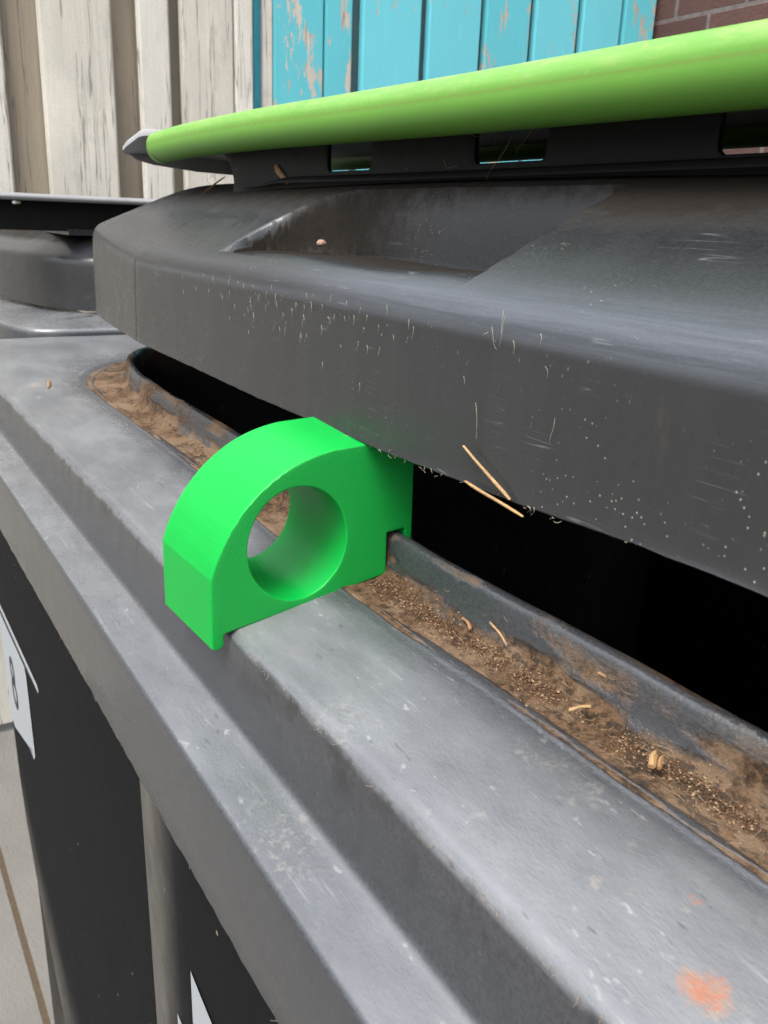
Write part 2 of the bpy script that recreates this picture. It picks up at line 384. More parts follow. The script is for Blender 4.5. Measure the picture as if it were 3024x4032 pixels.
# peeling turquoise plank gate
TQ = (.11, .47, .53)
M_T = [wood('peeling_turquoise_paint', (.30, .26, .21), (.50, .46, .40), TQ, .625, 2.2), wood('turquoise_paint', (.3, .26, .21), (.5, .46, .4), (.14, .52, .59), .675, 4.7),
       wood('peeled_turquoise_paint', (.30, .26, .21), (.50, .46, .40), TQ, .60, 9.4)]
gate = empty('plank_gate', (FX, 1.3, GZ), 'turquoise painted plank gate with peeling paint beside the grey fence', 'gate')
bevbox('frame', FX - .03, FX + .004, .725, .741, GZ + .02, FT, plain('dark_teal_paint', (.01, .13, .17), .5), gate, .003)
bevbox('frame', FX - .03, FX - .002, .743, .771, GZ + .02, FT, M_W[1], gate, .003)
for i, (a, b, m) in enumerate([(.772, .893, 2), (.897, .966, 0), (.992, 1.150, 1), (1.171, 1.322, 1), (1.337, 1.476, 0), (1.492, 1.633, 1), (1.650, 1.785, 1), (1.797, 1.912, 0)]):
    bevbox('plank', FX - .022, FX, a, b, GZ + .03, FT + .02 * (i % 2), M_T[m], gate, .004)
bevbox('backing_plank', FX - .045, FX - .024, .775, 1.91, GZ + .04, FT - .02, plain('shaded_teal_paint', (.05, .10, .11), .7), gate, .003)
hv, hf = [], []; box(hv, hf, FX + .001, FX + .008, 1.880, 1.925, .50, .57); link('hinge', hv, hf, plain('rusty_iron', (.14, .07, .04), .7), gate, 30)

# brick wall
t = NT('dark_brick')
vv = t.n.new('ShaderNodeCombineXYZ'); x = t.xyz(); t.l.new(x[0], vv.inputs[0]); t.l.new(x[2], vv.inputs[1])
br = t.n.new('ShaderNodeTexBrick'); br.inputs['Scale'].default_value = 1; br.inputs['Mortar Size'].default_value = .006
br.inputs['Brick Width'].default_value = .225; br.inputs['Row Height'].default_value = .075; br.inputs['Mortar Smooth'].default_value = .2
t.val((.055, .026, .021), br.inputs['Color1']); t.val((.085, .040, .032), br.inputs['Color2']); t.val((.12, .10, .095), br.inputs['Mortar'])
mp = t.n.new('ShaderNodeMapping'); t.l.new(vv.outputs[0], mp.inputs[0]); mp.inputs['Location'].default_value = (.07, .028, 0); t.l.new(mp.outputs[0], br.inputs['Vector'])
c = t.mix(t.ramp(t.noise(60, 6, .7), .4, .7, 0, .5), br.outputs['Color'], (.05, .03, .025))
M_BRICK = t.out(c, .85, .3, t.bump(t.math('SUBTRACT', t.noise(120, 5), br.outputs['Fac']), .5, .004))
wv_, wf_ = [], []; box(wv_, wf_, -2.2, 3.4, 1.93, 2.15, GZ, 3.6)
tag(link('brick_wall', wv_, wf_, M_BRICK, None, 30), 'dark red brick wall at the top right behind the green edged lid', 'wall')

# ================================================================== OUR BIN
BIN = empty('waste_container', (0, .35, GZ), 'black waste container in front, its green edged lid propped open by the green spacer', 'bin')
# ---- rim: inner lip path, rings outwards
LX = [-.30, -.161, 0, .05, .143, .60]; LY = [.0450, .0425, .0355, .0365, .0395, .050]
path = []
X1 = .60
def corner(t):  # bezier from (-.30,.045) round to (-.485,.16)
    P = [Vector((-.30, .0450)), Vector((-.42, .053)), Vector((-.485, .075)), Vector((-.487, .17))]
    return P[0] * (1 - t) ** 3 + P[1] * 3 * t * (1 - t) ** 2 + P[2] * 3 * t * t * (1 - t) + P[3] * t ** 3
xx = X1
while xx > -.30:
    path.append((xx, lerp(LX, LY, xx))); xx -= .0025 if xx < .25 else .02
nf_ = len(path)
NC = 70
for i in range(NC + 1): c_ = corner(i / NC); path.append((c_.x, c_.y))
for y in (.19, .22, .26, .30, .36, .42, .50, .58, .66, .74): path.append((-.487, y))
# smooth Y of front path
P = [Vector(p) for p in path]; NP = len(P)
for _ in range(60):
    Q = [p.copy() for p in P]
    for i in range(1, nf_ + 6): P[i].y = (Q[i - 1].y + Q[i].y * 2 + Q[i + 1].y) / 4
nrm = []
for i in range(NP):
    d = (P[min(i + 1, NP - 1)] - P[max(i - 1, 0)]).normalized(); nrm.append(Vector((-d.y, d.x)) if False else Vector((-d.y * -1, d.x * -1)) * -1)
# path runs -X then +Y ; outward is -Y then -X  => rotate direction left->: (dx,dy)->(-dy? )
nrm = []
for i in range(NP):
    d = (P[min(i + 1, NP - 1)] - P[max(i - 1, 0)]).normalized(); nrm.append(Vector((-d.y, d.x)))
# outer rectangle path (front edge, rounded corner, left edge)
FXe, FYe, RO = -.705, -.0195, .018
O = []; ON = []
s_front_end = nf_
total = []
for i in range(NP):
    if i < nf_: O.append(Vector((P[i].x, FYe))); ON.append(Vector((0, -1)))
    else: O.append(None); ON.append(None)
# distribute corner samples along the outer path by fraction
segA = (-.30 - (FXe + RO)); segB = pi / 2 * RO; segC = .17 - (FYe + RO)
tot = segA + segB + segC
def outerpt(s):
    if s < segA: return Vector((-.30 - s, FYe)), Vector((0, -1))
    s -= segA
    if s < segB:
        a = s / RO; return Vector((FXe + RO - RO * sin(a), FYe + RO - RO * cos(a))), Vector((-sin(a), -cos(a)))
    s -= segB; return Vector((FXe, FYe + RO + s)), Vector((-1, 0))
for i in range(nf_, NP):
    k = i - nf_
    if k <= NC: 
        O[i], ON[i] = outerpt(tot * k / NC)
    else: O[i] = Vector((FXe, P[i].y)); ON[i] = Vector((-1, 0))
inner = [(-7.5, -950), (-7, -300), (-6.2, -30), (-6, -8), (-5.3, -4.2), (-3.8, -2.6), (-2.2, -2.4), (-.8, -3.0), (0, -4.4), (.4, -7), (.8, -10), (1.2, -13), (2.0, -15.4), (3.4, -16.6), (5, -17.2), (7, -17.6), (9, -17.8), (11, -17.9), (13, -18.0), (15, -18.1), (16.5, -18.1), (17.6, -17.9), (18.6, -17.9), (19.8, -18.5), (21, -19.0)]
NI = len(inner)
led = [.06, .13, .2, .28, .36, .44, .52, .6, .68, .76, .84, .9, .95, 1.0]
outer = [(0.9, -26.0), (1.8, -26.7), (2.5, -27.8), (2.9, -29.2), (3.3, -33), (3.8, -38), (4.3, -43), (4.9, -49), (5.2, -51.2), (5.9, -52.6), (7.2, -53.3), (10, -53.8), (14, -54.6), (19, -55.5), (22.4, -56.1), (23.1, -56.4), (23.6, -56.9), (23.9, -57.7), (24.1, -60), (24.3, -70), (24.6, -80), (24.9, -93.2), (24.4, -94.2), (23.4, -94.2), (22.9, -93.5), (22.4, -62), (20, -58.5), (-2, -57)]
NRr = NI + len(led) + len(outer)
verts = []; A = dict(dust=[], dirt_shade=[], rust=[], tan=[], streak=[])
rustspots = [(.168, -.006, .010, 1.), (.1545, .008, .004, .9), (-.445, .010, .03, .55)]
tanspots = [(.140, -.004, .007, 1), (.136, .002, .008, .8), (-.25, -.012, .03, .6), (.155, .004, .006, .9), (-.43, .0, .04, .8), (.02, -.019, .010, .7), (.05, -.0195, .012, .7), (.10, -.0195, .010, .7), (.145, -.019, .014, .7)]
for i in range(NP):
    p, n, o, on = P[i], nrm[i], O[i], ON[i]
    wide = 1 + .45 * sstep(-.28, -.42, p.x) * (1 if i < nf_ + NC else 1)
    ec = None
    for k in range(NRr):
        # along-path wobble
        if k < NI:
            off, z = inner[k]
            if off > 13: off += sstep(13, 17, off) * (1.1 * mn.noise(Vector((p.x * 16, .5, 0))) + .5 * mn.noise(Vector((p.x * 60, .5, 0))))
            wk = wide if off > 3 else 1
            q = p + n * (off * wk / 1000); z /= 1000; ec = (q.copy(), z)
            if -8 < off < 3 and z > -.02: z += .0005 * mn.noise(Vector((p.x * 45, 3, off * .1)))
            dd = 0
            if off > .5: dd = sstep(.5, 4, off) * (1 - sstep(16.5, 20.5, off)) * .80 + (.36 + .45 * mn.noise(Vector((p.x * 40, off * 2.0, 9)))) * (1 - sstep(1.5, 4, off)) * sstep(-.2, .6, off)
            elif z > -.02: dd = .34 + .38 * mn.noise(Vector((p.x * 30, off * .5, 8)))
            o_ref = inner[k][0]
            if 17 <= o_ref <= 19: dd = .60 + .3 * mn.noise(Vector((p.x * 50, 2, 0)))
            if 15.5 < o_ref < 17: dd = .36
            tanx = .30 if 9 < o_ref < 18 else 0
            dd *= .9 + .9 * mn.noise(Vector((p.x * 22, off * .15, 1)))
            dust = .25 if off > 17 else .12
            st = 0
        elif k < NI + len(led):
            f_ = led[k - NI]; q0, z0 = ec0
            q = q0.lerp(o, f_); z = z0 + (-.0254 - z0) * f_; z += .0004 * mn.noise(Vector((q.x * 14, q.y * 20, 4)))
            dd = .30 * (1 - sstep(0, .22, f_)) ; dust = .55 + .45 * sstep(0, .3, f_); st = 0
        else:
            off, z = outer[k - NI - len(led)]; q = o + on * (off / 1000); z /= 1000
            if 2.9 < off < 25 and z < -.029 : q = q + on * (.0003 * mn.noise(Vector((q.x * 5, q.y * 5, z * 20))))
            if z < -.093: z += .0011 * mn.noise(Vector((q.x * 130, q.y * 130, 2)))
            dd = .28 * (1 - sstep(-50, -53.3, 0)) if False else (.20 if 4.9 <= off <= 8 and z > -.054 else 0.0)
            if q.x > -.06 and 2.2 < off < 5 and z > -.046: st_extra = (1 - sstep(.032, .046 + .01 * mn.noise(Vector((q.x * 30, 1, 3))), -z)) * sstep(-.06, .02, q.x)
            dust = .85 if (off < 2.6 or (7 <= off < 22.5 and z > -.058)) else .10
            if not (q.x > -.06 and 2.2 < off < 5 and z > -.046): st_extra = 0
            st = st_extra if q.x > -.04 else (sstep(2.4, 3.0, off) * (1 - sstep(-.030, -.050, -0)) if False else (1 - sstep(.028, .050, -z)) if off > 2.4 and z > -.052 else 0)
        if k == NI - 1: ec0 = (q.copy(), z)
        verts.append((q.x, q.y, z)); A['dust'].append(dust); A['dirt_shade'].append(max(0, dd)); A['streak'].append(st)
        A['rust'].append(max([0] + [s * max(0, 1 - math.hypot(q.x - a, q.y - b) / r) ** .7 * .8 for a, b, r, s in rustspots if z > -.03]))
        A['tan'].append(max([tanx if k < NI else 0] + [s * max(0, 1 - math.hypot(q.x - a, q.y - b) / r) * .6 for a, b, r, s in tanspots if z > -.034]))
faces = gridfaces(NP, NRr, flip=True)
link('rim', verts, faces, M_LEDGE, BIN, 50, A)

# ---- lower walls
def body_contour(z):
    s = max(0, -.1 - z)
    far = -.672 + .17 * sstep(.45, .80, -z) + .02 * s
    yb = .012 * s
    r = .07; pts = []
    pts.append((far, .70)); pts.append((far, .30)); pts.append((far, .12))
    cx_, cy_ = far + r, -.02 + r + yb
    for k in range(15):
        a = pi / 2 * k / 14; pts.append((cx_ - r * cos(a), cy_ - r * sin(a)))
    for x in (-.56, -.53, -.5, -.45, -.4, -.35, -.3, -.25, -.2, -.14, -.126): pts.append((x, -.02 + yb))
    # step outwards with a rounded arris
    for k in range(15):
        a = pi / 2 * (k / 14) ** .8; pts.append((.010 - .130 * cos(a), -.0195 - .0145 * sin(a) + yb))
    for x in (.03, .1, .3, .6): pts.append((x, -.034 + yb))
    return pts
zs = [-.056, -.08, -.12, -.2, -.3, -.4, -.45, -.5, -.55, -.6, -.65, -.7, -.75, -.8, -.86, -.92, -.95]
rows = [body_contour(z) for z in zs]; nn = len(rows[0]); verts = []; PAINTED_REFL = []
for i in range(nn):
    for j, z in enumerate(zs):
        x_b = rows[j][i][0]; verts.append((x_b, rows[j][i][1], z))
        PAINTED_REFL.append(max(sstep(-.124, -.118, x_b) * (1 - sstep(-.085, -.030, x_b)), .8 * (1 - sstep(rows[j][2][0] + .01, rows[j][2][0] + .05 + .5 * sstep(.35, .9, -z), x_b))))  # painted ground reflection on the rounded step and the far corner
faces = gridfaces(nn, len(zs), flip=False)
b0 = len(verts)
# bottom, back
box(verts, faces, -.50, .60, .02, .70, -.952, -.949)
link('wall', verts, faces, M_BODY, BIN, 35, dict(painted_refl=PAINTED_REFL + [0] * (len(verts) - len(PAINTED_REFL))))
v, f = [], []
box(v, f, -.705, .60, .74, .76, -.95, -.03); box(v, f, .60, .612, -.044, .76, -.95, -.03)
link('back_wall', v, f, M_BODY, BIN, 30)
def caster(x, y):
    v, f = [], []; r = .085; n = 24; b = 0
    prof = [(.010, -.022), (.060, -.022), (.072, -.018), (r, -.014), (r, .014), (.072, .018), (.060, .022), (.010, .022)]
    for k in range(n):
        a = 2 * pi * k / n
        for rr, yy in prof: v.append((x + rr * cos(a), y + yy, GZ + r + rr * sin(a)))
    f += gridfaces(n, len(prof), 0, True)
    f.append(tuple(k * 8 for k in range(n))); f.append(tuple(k * 8 + 7 for k in range(n))[::-1])
    w_ = link('wheel', v, f, plain('tyre_rubber', (.02, .02, .02), .8), BIN, 35)
    v, f = [], []; box(v, f, x - .03, x + .03, y - .034, y + .034, GZ + .176, GZ + .182)
    for s_ in (-1, 1):
        v2, f2 = [], []; box(v2, f2, x - .03, x + .03, y + s_ * .030 - .004, y + s_ * .030 + .004, GZ + .06, GZ + .175); link('fork_arm', v2, f2, plain('zinc_steel', (.35, .35, .36), .4), w_, 30)
    v, f = [], []; box(v, f, x - .035, x + .035, y - .036, y + .036, GZ + .1755, -.9525); link('mounting_plate', v, f, plain('zinc_steel', (.35, .35, .36), .4), w_, 30)
for x, y in ((-.38, .12), (.42, .12), (-.38, .60), (.42, .60)): caster(x, y)

# ---- stickers on the wall
def sticker(name, poly, mat, parent, lift=.0006, y0=None, label=None):
    """flat vinyl polygon (X,Z) laid on the wall, thin but solid"""
    bm = bmesh.new(); fr = [bm.verts.new((x, 0, z)) for x, z in poly]; bm.faces.new(fr)
    bmesh.ops.triangulate(bm, faces=bm.faces[:])
    for xc in (-.64, -.63, -.62, -.61, -.60, -.59, -.58, -.56):
        bmesh.ops.bisect_plane(bm, geom=bm.verts[:] + bm.edges[:] + bm.faces[:], plane_co=(xc, 0, 0), plane_no=(1, 0, 0))
    def yy(x, z):
        yb = .012 * max(0, -.1 - z); base = -.034 if x > .010 else (-.0195 - .0145 * sqrt(max(0, 1 - ((x - .010) / .130) ** 2)) if x > -.119 else -.02)
        far = -.672 + .17 * sstep(.45, .80, -z) + .02 * max(0, -.1 - z); cx_ = far + .07
        if x < cx_: base = -.02 + .07 - sqrt(max(0, .07 ** 2 - (cx_ - x) ** 2))
        return base + yb - lift
    bmesh.ops.subdivide_edges(bm, edges=bm.edges[:], cuts=1)
    for v_ in bm.verts: v_.co.y = yy(v_.co.x, v_.co.z)
    bm.normal_update()
    for f_ in bm.faces:
        if f_.normal.y > 0: f_.normal_flip()
    me = bpy.data.meshes.new(name); bm.to_mesh(me); bm.free(); me.materials.append(mat)
    o = bpy.data.objects.new(name, me); S.collection.objects.link(o); adopt(o, parent)
    if label: o['label'] = label
    return o
stk = sticker('number_sticker', [(-.655, -.2655), (-.474, -.2655), (-.469, -.271), (-.469, -.350), (-.478, -.359), (-.486, -.352), (-.500, -.3585), (-.583, -.384), (-.590, -.381), (-.655, -.396)], M_WHITE, BIN)
strip_ = sticker('sticker_border', [(-.655, -.2535), (-.416, -.2535), (-.411, -.256), (-.413, -.260), (-.655, -.260)], M_WHITE, stk)
inkl = sticker('sticker_line', [(-.655, -.2600), (-.438, -.2600), (-.462, -.2650), (-.655, -.2650)], M_INK, stk, .0004)
def ring8(cx_, cz_, rx, rz, wd, name):
    v, f = [], []; n = 36
    for k in range(n):
        a = 2 * pi * k / n; ww = wd * (1 + .35 * abs(sin(a)))
        for s_ in (1, -1):
            x_ = cx_ + (rx + s_ * ww / 2) * cos(a); z_ = cz_ + (rz + s_ * ww / 2) * sin(a)
            v.append((x_, -.02 + .012 * (-.1 - z_) - .0010, z_))
    for k in range(n): a = 2 * k; b = 2 * ((k + 1) % n); f.append((a, a + 1, b + 1, b))
    return v, f
v1, f1 = ring8(-.552, -.3065, .0085, .0105, .0046, 'digit'); v2, f2 = ring8(-.551, -.3305, .0105, .0125, .0048, 'digit')
link('digit', v1 + v2, f1 + [tuple(i + len(v1) for i in q) for q in f2], M_INK, stk, 0)
sticker('underline', [(-.650, -.358), (-.603, -.358), (-.603, -.3615), (-.650, -.3615)], M_INK, stk, .0012)
# pale arrow marks on the nearer panel
sticker('white_mark', [(-.0200, -.1735), (.0030, -.1770), (.0055, -.1800), (.0050, -.2010), (-.0010, -.2120), (-.0120, -.2060), (-.0205, -.1995)], M_WHITE, BIN, .0006, label='white pointed sticker under the flange, nearer one')
sticker('white_mark', [(-.0440, -.2185), (-.0400, -.2180), (-.0180, -.2165), (-.0100, -.2290), (-.0300, -.2450), (-.0440, -.2350)], M_WHITE, BIN, .0006, label='small white pointed sticker, the lower one')

# ================================================================== LID
LID_BACK = .735
def base_h(x, y):
    f_ = .0795 + .53 * (y - .030)
    cap = .1180 + .02 * max(0, y - .10) * (1 - sstep(.3, .7, y))
    k = .004; h1 = -k * math.log(math.exp(-f_ / k) + math.exp(-cap / k)) if f_ < .3 else cap
    g = .0735 + .62 * (x + .455)
    if g < .2:
        k = .005; h1 = -k * math.log(math.exp(-h1 / k) + math.exp(-g / k))
    return h1
def front_y(x):
    return lerp([-.482, -.480, -.474, -.462, -.447, -.43, -.41, -.36, -.30, -.256, -.246, .7], [.150, .110, .088, .068, .056, .0495, .0460, .0385, .0318, .0272, .0262, .0262], x)
cols = [-.482, -.4815, -.4808, -.480, -.478, -.475, -.471, -.466, -.461, -.455, -.449, -.442, -.434, -.426, -.418]
x_ = -.41
while x_ < -.262: cols.append(x_); x_ += .006
cols += [-.262, -.257, -.2535, -.2515, -.2505, -.2495, -.2485, -.2465, -.243, -.238, -.23, -.22, -.21, -.20]
x_ = -.195
while x_ < .031: cols.append(x_); x_ += (.0009 if -.160 < x_ < -.112 else .0022)
cols += [.0304, .0308, .0312, .0316, .0320, .0325, .0332, .034]
x_ = .036
while x_ < .25: cols.append(x_); x_ += .003
cols += [.27, .30, .35, .4, .5, .60]
vo = [0, .0002, .0006, .0012, .002, .003, .0042, .0055, .0068, .0080, .0094]
x_ = .011
while x_ < .0600: vo.append(x_); x_ += .0009
vo += [.0607, .0614, .0622, .0632, .065, .068, .071, .075, .08, .09, .10, .12, .15, .2, .27, .35, .45, .55, .65, .709]
R_E = .0036
PX0, PX1, PY0, PY1 = -.154, .0318, .0360, .0876
def pit_sd(x, y):
    # signed distance to the grip pocket, rounded at its far back corner
    r = .034
    dx = max(PX0 - x, 0); 
    cxr, cyr = PX0 + r, PY1 - r
    if x < cxr and y > cyr: return math.hypot(x - cxr, y - cyr) - r
    return max(PX0 - x, x - PX1, y - PY1, PY0 - y)
verts = []; AL = dict(dirt_shade=[], wear_highlight=[], face=[], upper=[], rust=[])
for x in cols:
    fy = front_y(x)
    for d in vo:
        y = fy + d * (1 if d < .06 else 1)
        if d > .2: y = .026 + d
        if d >= .0607 and d < .2: y = max(y, fy + d)
        h = base_h(x, y)
        dl = max(0, x + .482) * 1.0
        de = min(d, dl * 1.2 + .0004 if x < -.44 else 1)
        if de < R_E * 1.6:
            q = 1 - de / (R_E * 1.6); h -= R_E * 1.05 * (1 - sqrt(max(0, 1 - q * q)))
        sd = pit_sd(x, y); floor = .0838 + .0006 * sin(x * 60)
        pit = 0
        if sd < .012:
            slope = 9. if x > -.118 else 1.3
            ang = math.atan2(max(0, y - (PY1 - .034)), max(1e-9, PX0 + .034 - x)) if x < PX0 + .034 else pi / 2
            kk = sstep(.1, 1.1, ang); slope = 7.5 + 2 * kk; hp = floor + max(0, sd + .002 * (1 - kk)) * slope
            if hp < h - .0025: pit = 1
            km = .0007 + .0028 * (1 - kk); mm_ = min(hp, h); h = mm_ - km * math.log(1 + math.exp(-min(40, abs(hp - h) / km)))
        h += .0003 * mn.noise(Vector((x * 20, y * 40, 5)))
        verts.append((x, y, h))
        up = sstep(.046, .086, y) if not pit else 0
        gr = .48 * up + (.50 if pit and h < .0865 and y < .075 else 0) + ((.12 + .40 * (1 - sstep(-.135, -.03, x))) if pit else 0)  # real grime, plus shade painted into the pocket's left end and upper slope
        gr += .16 * sstep(.05, .075, y) * (1 if x > .03 else .4)
        AL['dirt_shade'].append(gr); AL['wear_highlight'].append((1 - sstep(.002, .019, d)) * (.15 + .75 * sstep(-.10, .02, x)) * (0 if pit else 1))  # scratch mask that also carries the painted front-edge highlight
        AL['face'].append(0.); AL['upper'].append(0.); AL['rust'].append(0.)
nc, nv = len(cols), len(vo)
faces = gridfaces(nc, nv)
# skirt: boundary = left column from the back to the front, then the front row
bd = [j for j in range(nv - 1, 0, -1)] + [i * nv for i in range(nc)]
lowx = [-.42, -.25, -.16, -.088, -.04, 0, .012, .029, .08, .109, .147, .60]; lowz = [.0280, .0306, .0301, .0294, .0299, .0302, .0303, .0308, .0323, .0341, .0350, .0405]
prof = [(.0006, -.0015), (.0009, -.004), (.0012, -.35), (.0016, -.7), (.0018, -.9), (.0021, -.965), (.0023, -.99), (.0018, -1.0), (.0002, -1.0), (-.0010, -.98), (-.0012, -.9), (-.0014, -.5), (-.0016, -.12)]
B = [Vector(verts[i]) for i in bd]; b0 = len(verts); NB = len(B); NPf = len(prof) + 1
ring = []
for i, p in enumerate(B):
    a_, b_ = B[max(i - 1, 0)], B[min(i + 1, NB - 1)]; d = Vector((b_.x - a_.x, b_.y - a_.y)).normalized()
    n = Vector((d.y, -d.x))  # outward
    zl = lerp(lowx, lowz, p.x) if p.y < .12 else max(-.002, .028 - .030 * (p.y - .12) / .4)
    if p.x < -.43: zl = min(zl, .0275)
    H = p.z - zl
    seamcut = .0022 * math.exp(-((p.x + .2505) / .0008) ** 2) if p.y < .05 else 0
    for k, (off, zz) in enumerate(prof):
        z = p.z + (zz if zz > -.01 else zz * H)
        o_ = off * 1.0 - (seamcut if k < 9 else 0)
        if -.97 < zz < -.3 and off > 0: o_ += .0005 * mn.noise(Vector((p.x * 12, p.y * 12, zz * 2)))
        if k in (6, 7, 8): z += .0003 * mn.noise(Vector((p.x * 160, p.y * 160, 0)))
        verts.append((p.x + n.x * o_, p.y + n.y * o_, z))
        AL['dirt_shade'].append(.22 if k in (6, 7, 8) else 0.); AL['wear_highlight'].append(.55 if k < 1 else 0)
        AL['face'].append(1. if off > 0 else 0); AL['upper'].append(max(0, 1 + (zz * 2.4 if zz < -.01 else 0)))
        rr = 0
        for xc, zc0, zc1, wd in ((.1215, -.50, -.92, .0013), (.1165, -.25, -.42, .0006), (.1370, -.05, -.35, .0010)):
            rr = max(rr, max(0, 1 - abs(p.x - xc) / wd) * (1 if zc1 <= zz <= zc0 else 0))
        AL['rust'].append(rr)
npf = len(prof)
for i in range(NB - 1):
    a, b = bd[i], bd[i + 1]; r0, r1 = b0 + i * npf, b0 + (i + 1) * npf
    faces.append((a, r0, r1, b))
    for k in range(npf - 1): faces.append((r0 + k, r0 + k + 1, r1 + k + 1, r1 + k))
lid = link('lid', verts, faces, M_LID, BIN, 38, AL)
# underside liner keeps the inside dark: the lid is a closed double shell
v, f = [], []
uc = [-.478, -.45, -.40, -.30, -.20, -.17, 0., .05, .10, .20, .35, .60]; uy = [.0, .003, .02, .062, .10, .2, .4, .6, .705]
for x in uc:
    for d in uy:
        y = front_y(x) + .0022 + d; h = min(base_h(x, y) - .006, .078) if d > 0 else .050
        v.append((x, y, h))
link('inner_shell', v, gridfaces(len(uc), len(uy), flip=True), M_IN, lid, 40)
v, f = [], []; box(v, f, .600, .604, .026, .735, .03, .11); link('end_wall', v, f, M_LID, lid, 30)
# ---- handle wall with slots (plane X-Z, extruded in Y)
def rrect(x0, x1, z0, z1, r, n=5):
    pts = []
    for cx_, cz_, a0 in ((x1 - r, z1 - r, 0), (x0 + r, z1 - r, 90), (x0 + r, z0 + r, 180), (x1 - r, z0 + r, 270)):
        for k in range(n + 1): a = radians(a0 + 90 * k / n); pts.append((cx_ + r * cos(a), cz_ + r * sin(a)))
    return pts
outl = [(.60, .112), (.60, .1395), (-.315, .1395), (-.301, .1368), (-.288, .1340), (-.2785, .130), (-.2725, .126), (-.2695, .121), (-.2680, .116), (-.270, .110), (-.276, .103), (-.23, .100)]
holes = [rrect(-.167, -.129, .1200, .1345, .0025), rrect(-.0545, -.0125, .1203, .1345, .0028), rrect(.0600, .102, .1190, .1345, .0028), rrect(.172, .214, .1190, .1345, .0028), rrect(.285, .327, .1190, .1345, .0028)]
def wall_y(x): return lerp([-.34, -.30, -.27, -.22, -.12, -.05, .08, .6], [.0905, .0900, .0912, .0955, .1005, .1018, .0990, .0985], x)
nv_, nf2 = curve_prism([outl] + holes, .0012, .0005, 1)
# slice finely along x so that the bowed wall bends smoothly
bm = bmesh.new(); vs_ = [bm.verts.new(c) for c in nv_]
for q in nf2:
    try: bm.faces.new([vs_[i] for i in q])
    except ValueError: pass
for xc in np.arange(-.33, .5, .01): bmesh.ops.bisect_plane(bm, geom=bm.verts[:] + bm.edges[:] + bm.faces[:], plane_co=(float(xc) + .0003, 0, 0), plane_no=(1, 0, 0))
for c in bm.verts: x, z, d = c.co.x, c.co.y, c.co.z; c.co = Vector((x, wall_y(x) + d - .30 * 0 + .0, z))
bmesh.ops.recalc_face_normals(bm, faces=bm.faces[:])
me = bpy.data.meshes.new('handle_wall'); bm.to_mesh(me); bm.free(); me.materials.append(M_HANDLE)
me.polygons.foreach_set('use_smooth', [True] * len(me.polygons)); me.set_sharp_from_angle(angle=radians(35))
hw = bpy.data.objects.new('handle_wall', me); S.collection.objects.link(hw); adopt(hw, lid)
# ledge at the foot of the handle wall
v, f = [], []
xs_ = list(np.arange(-.255, .6, .01)); foot = [(-.0075, .1150), (-.0068, .1168), (-.0040, .1178), (-.0010, .1182), (-.0010, .1100)]
for x in xs_:
    e = sstep(-.255, -.20, x)
    for dy, z in foot: v.append((x, wall_y(x) + dy * (.3 + .7 * e), .112 + (z - .112) * (.2 + .8 * e)))
link('handle_foot', v, gridfaces(len(xs_), len(foot)), M_HANDLE, lid, 50)
# ---- top flange of the handle
def flange_z(x, y):
    z = .1465 + .0045 * sstep(-.33, -.40, x)
    if x < -.406: z -= .0090 * ((-.406 - x) / .056)
    z -= .004 * sstep(.16, .20, y)
    return z
fxs = [-.4625, -.461, -.458, -.450, -.438, -.428, -.418, -.408, -.398, -.388, -.37, -.35] + list(np.arange(-.32, .6, .04)) + [.6]
def fly0(x): return lerp([-.4625, -.456, -.44, -.40, -.37, .6], [.0855, .0800, .0780, .0785, .0790, .0790], x)
fys = [0, .0012, .003, .01, .03, .06, .09, .112, .120, .1215]
v, f = [], []
def flsheet(dz, rim):
    b = len(v)
    for x in fxs:
        for j, d in enumerate(fys):
            y = fly0(x) + d; z = flange_z(x, y) + dz
            if dz == 0 and j == 0: z -= .0016
            v.append((x, y, z))
    return b
b1 = flsheet(0, 0); b2 = flsheet(-.0042, 0); nx, ny = len(fxs), len(fys)
f += gridfaces(nx, ny, b1); f += gridfaces(nx, ny, b2, flip=True)
for i in range(nx - 1):
    f.append((b1 + i * ny, b2 + i * ny, b2 + (i + 1) * ny, b1 + (i + 1) * ny)); f.append((b1 + i * ny + ny - 1, b1 + (i + 1) * ny + ny - 1, b2 + (i + 1) * ny + ny - 1, b2 + i * ny + ny - 1))
for i in (0, nx - 1):
    for j in range(ny - 1): q = (b1 + i * ny + j, b1 + i * ny + j + 1, b2 + i * ny + j + 1, b2 + i * ny + j); f.append(q if i == 0 else q[::-1])
# side web of the flange, sloping down to the back
b = len(v); web = []
for k, (y, zt, zb) in enumerate([(.0858, .1365, .1385), (.092, .1360, .1345), (.105, .1375, .1320), (.118, .1390, .1308), (.14, .1400, .1290), (.17, .1400, .1284), (.20, .138, .1280)]):
    for xo in (-.4615, -.4580): v.append((xo, y, zt + .004)); v.append((xo + .0005, y, zb))
for k in range(6):
    a = b + 4 * k
    f += [(a, a + 1, a + 5, a + 4), (a + 2, a + 6, a + 7, a + 3), (a + 1, a + 3, a + 7, a + 5)]
f += [(b, b + 2, b + 3, b + 1)]
link('handle_flange', v, f, plastic_plain('worn_flange_plastic', (.16, .16, .165), (.32, .32, .32), .30, .45, .5), lid, 40)
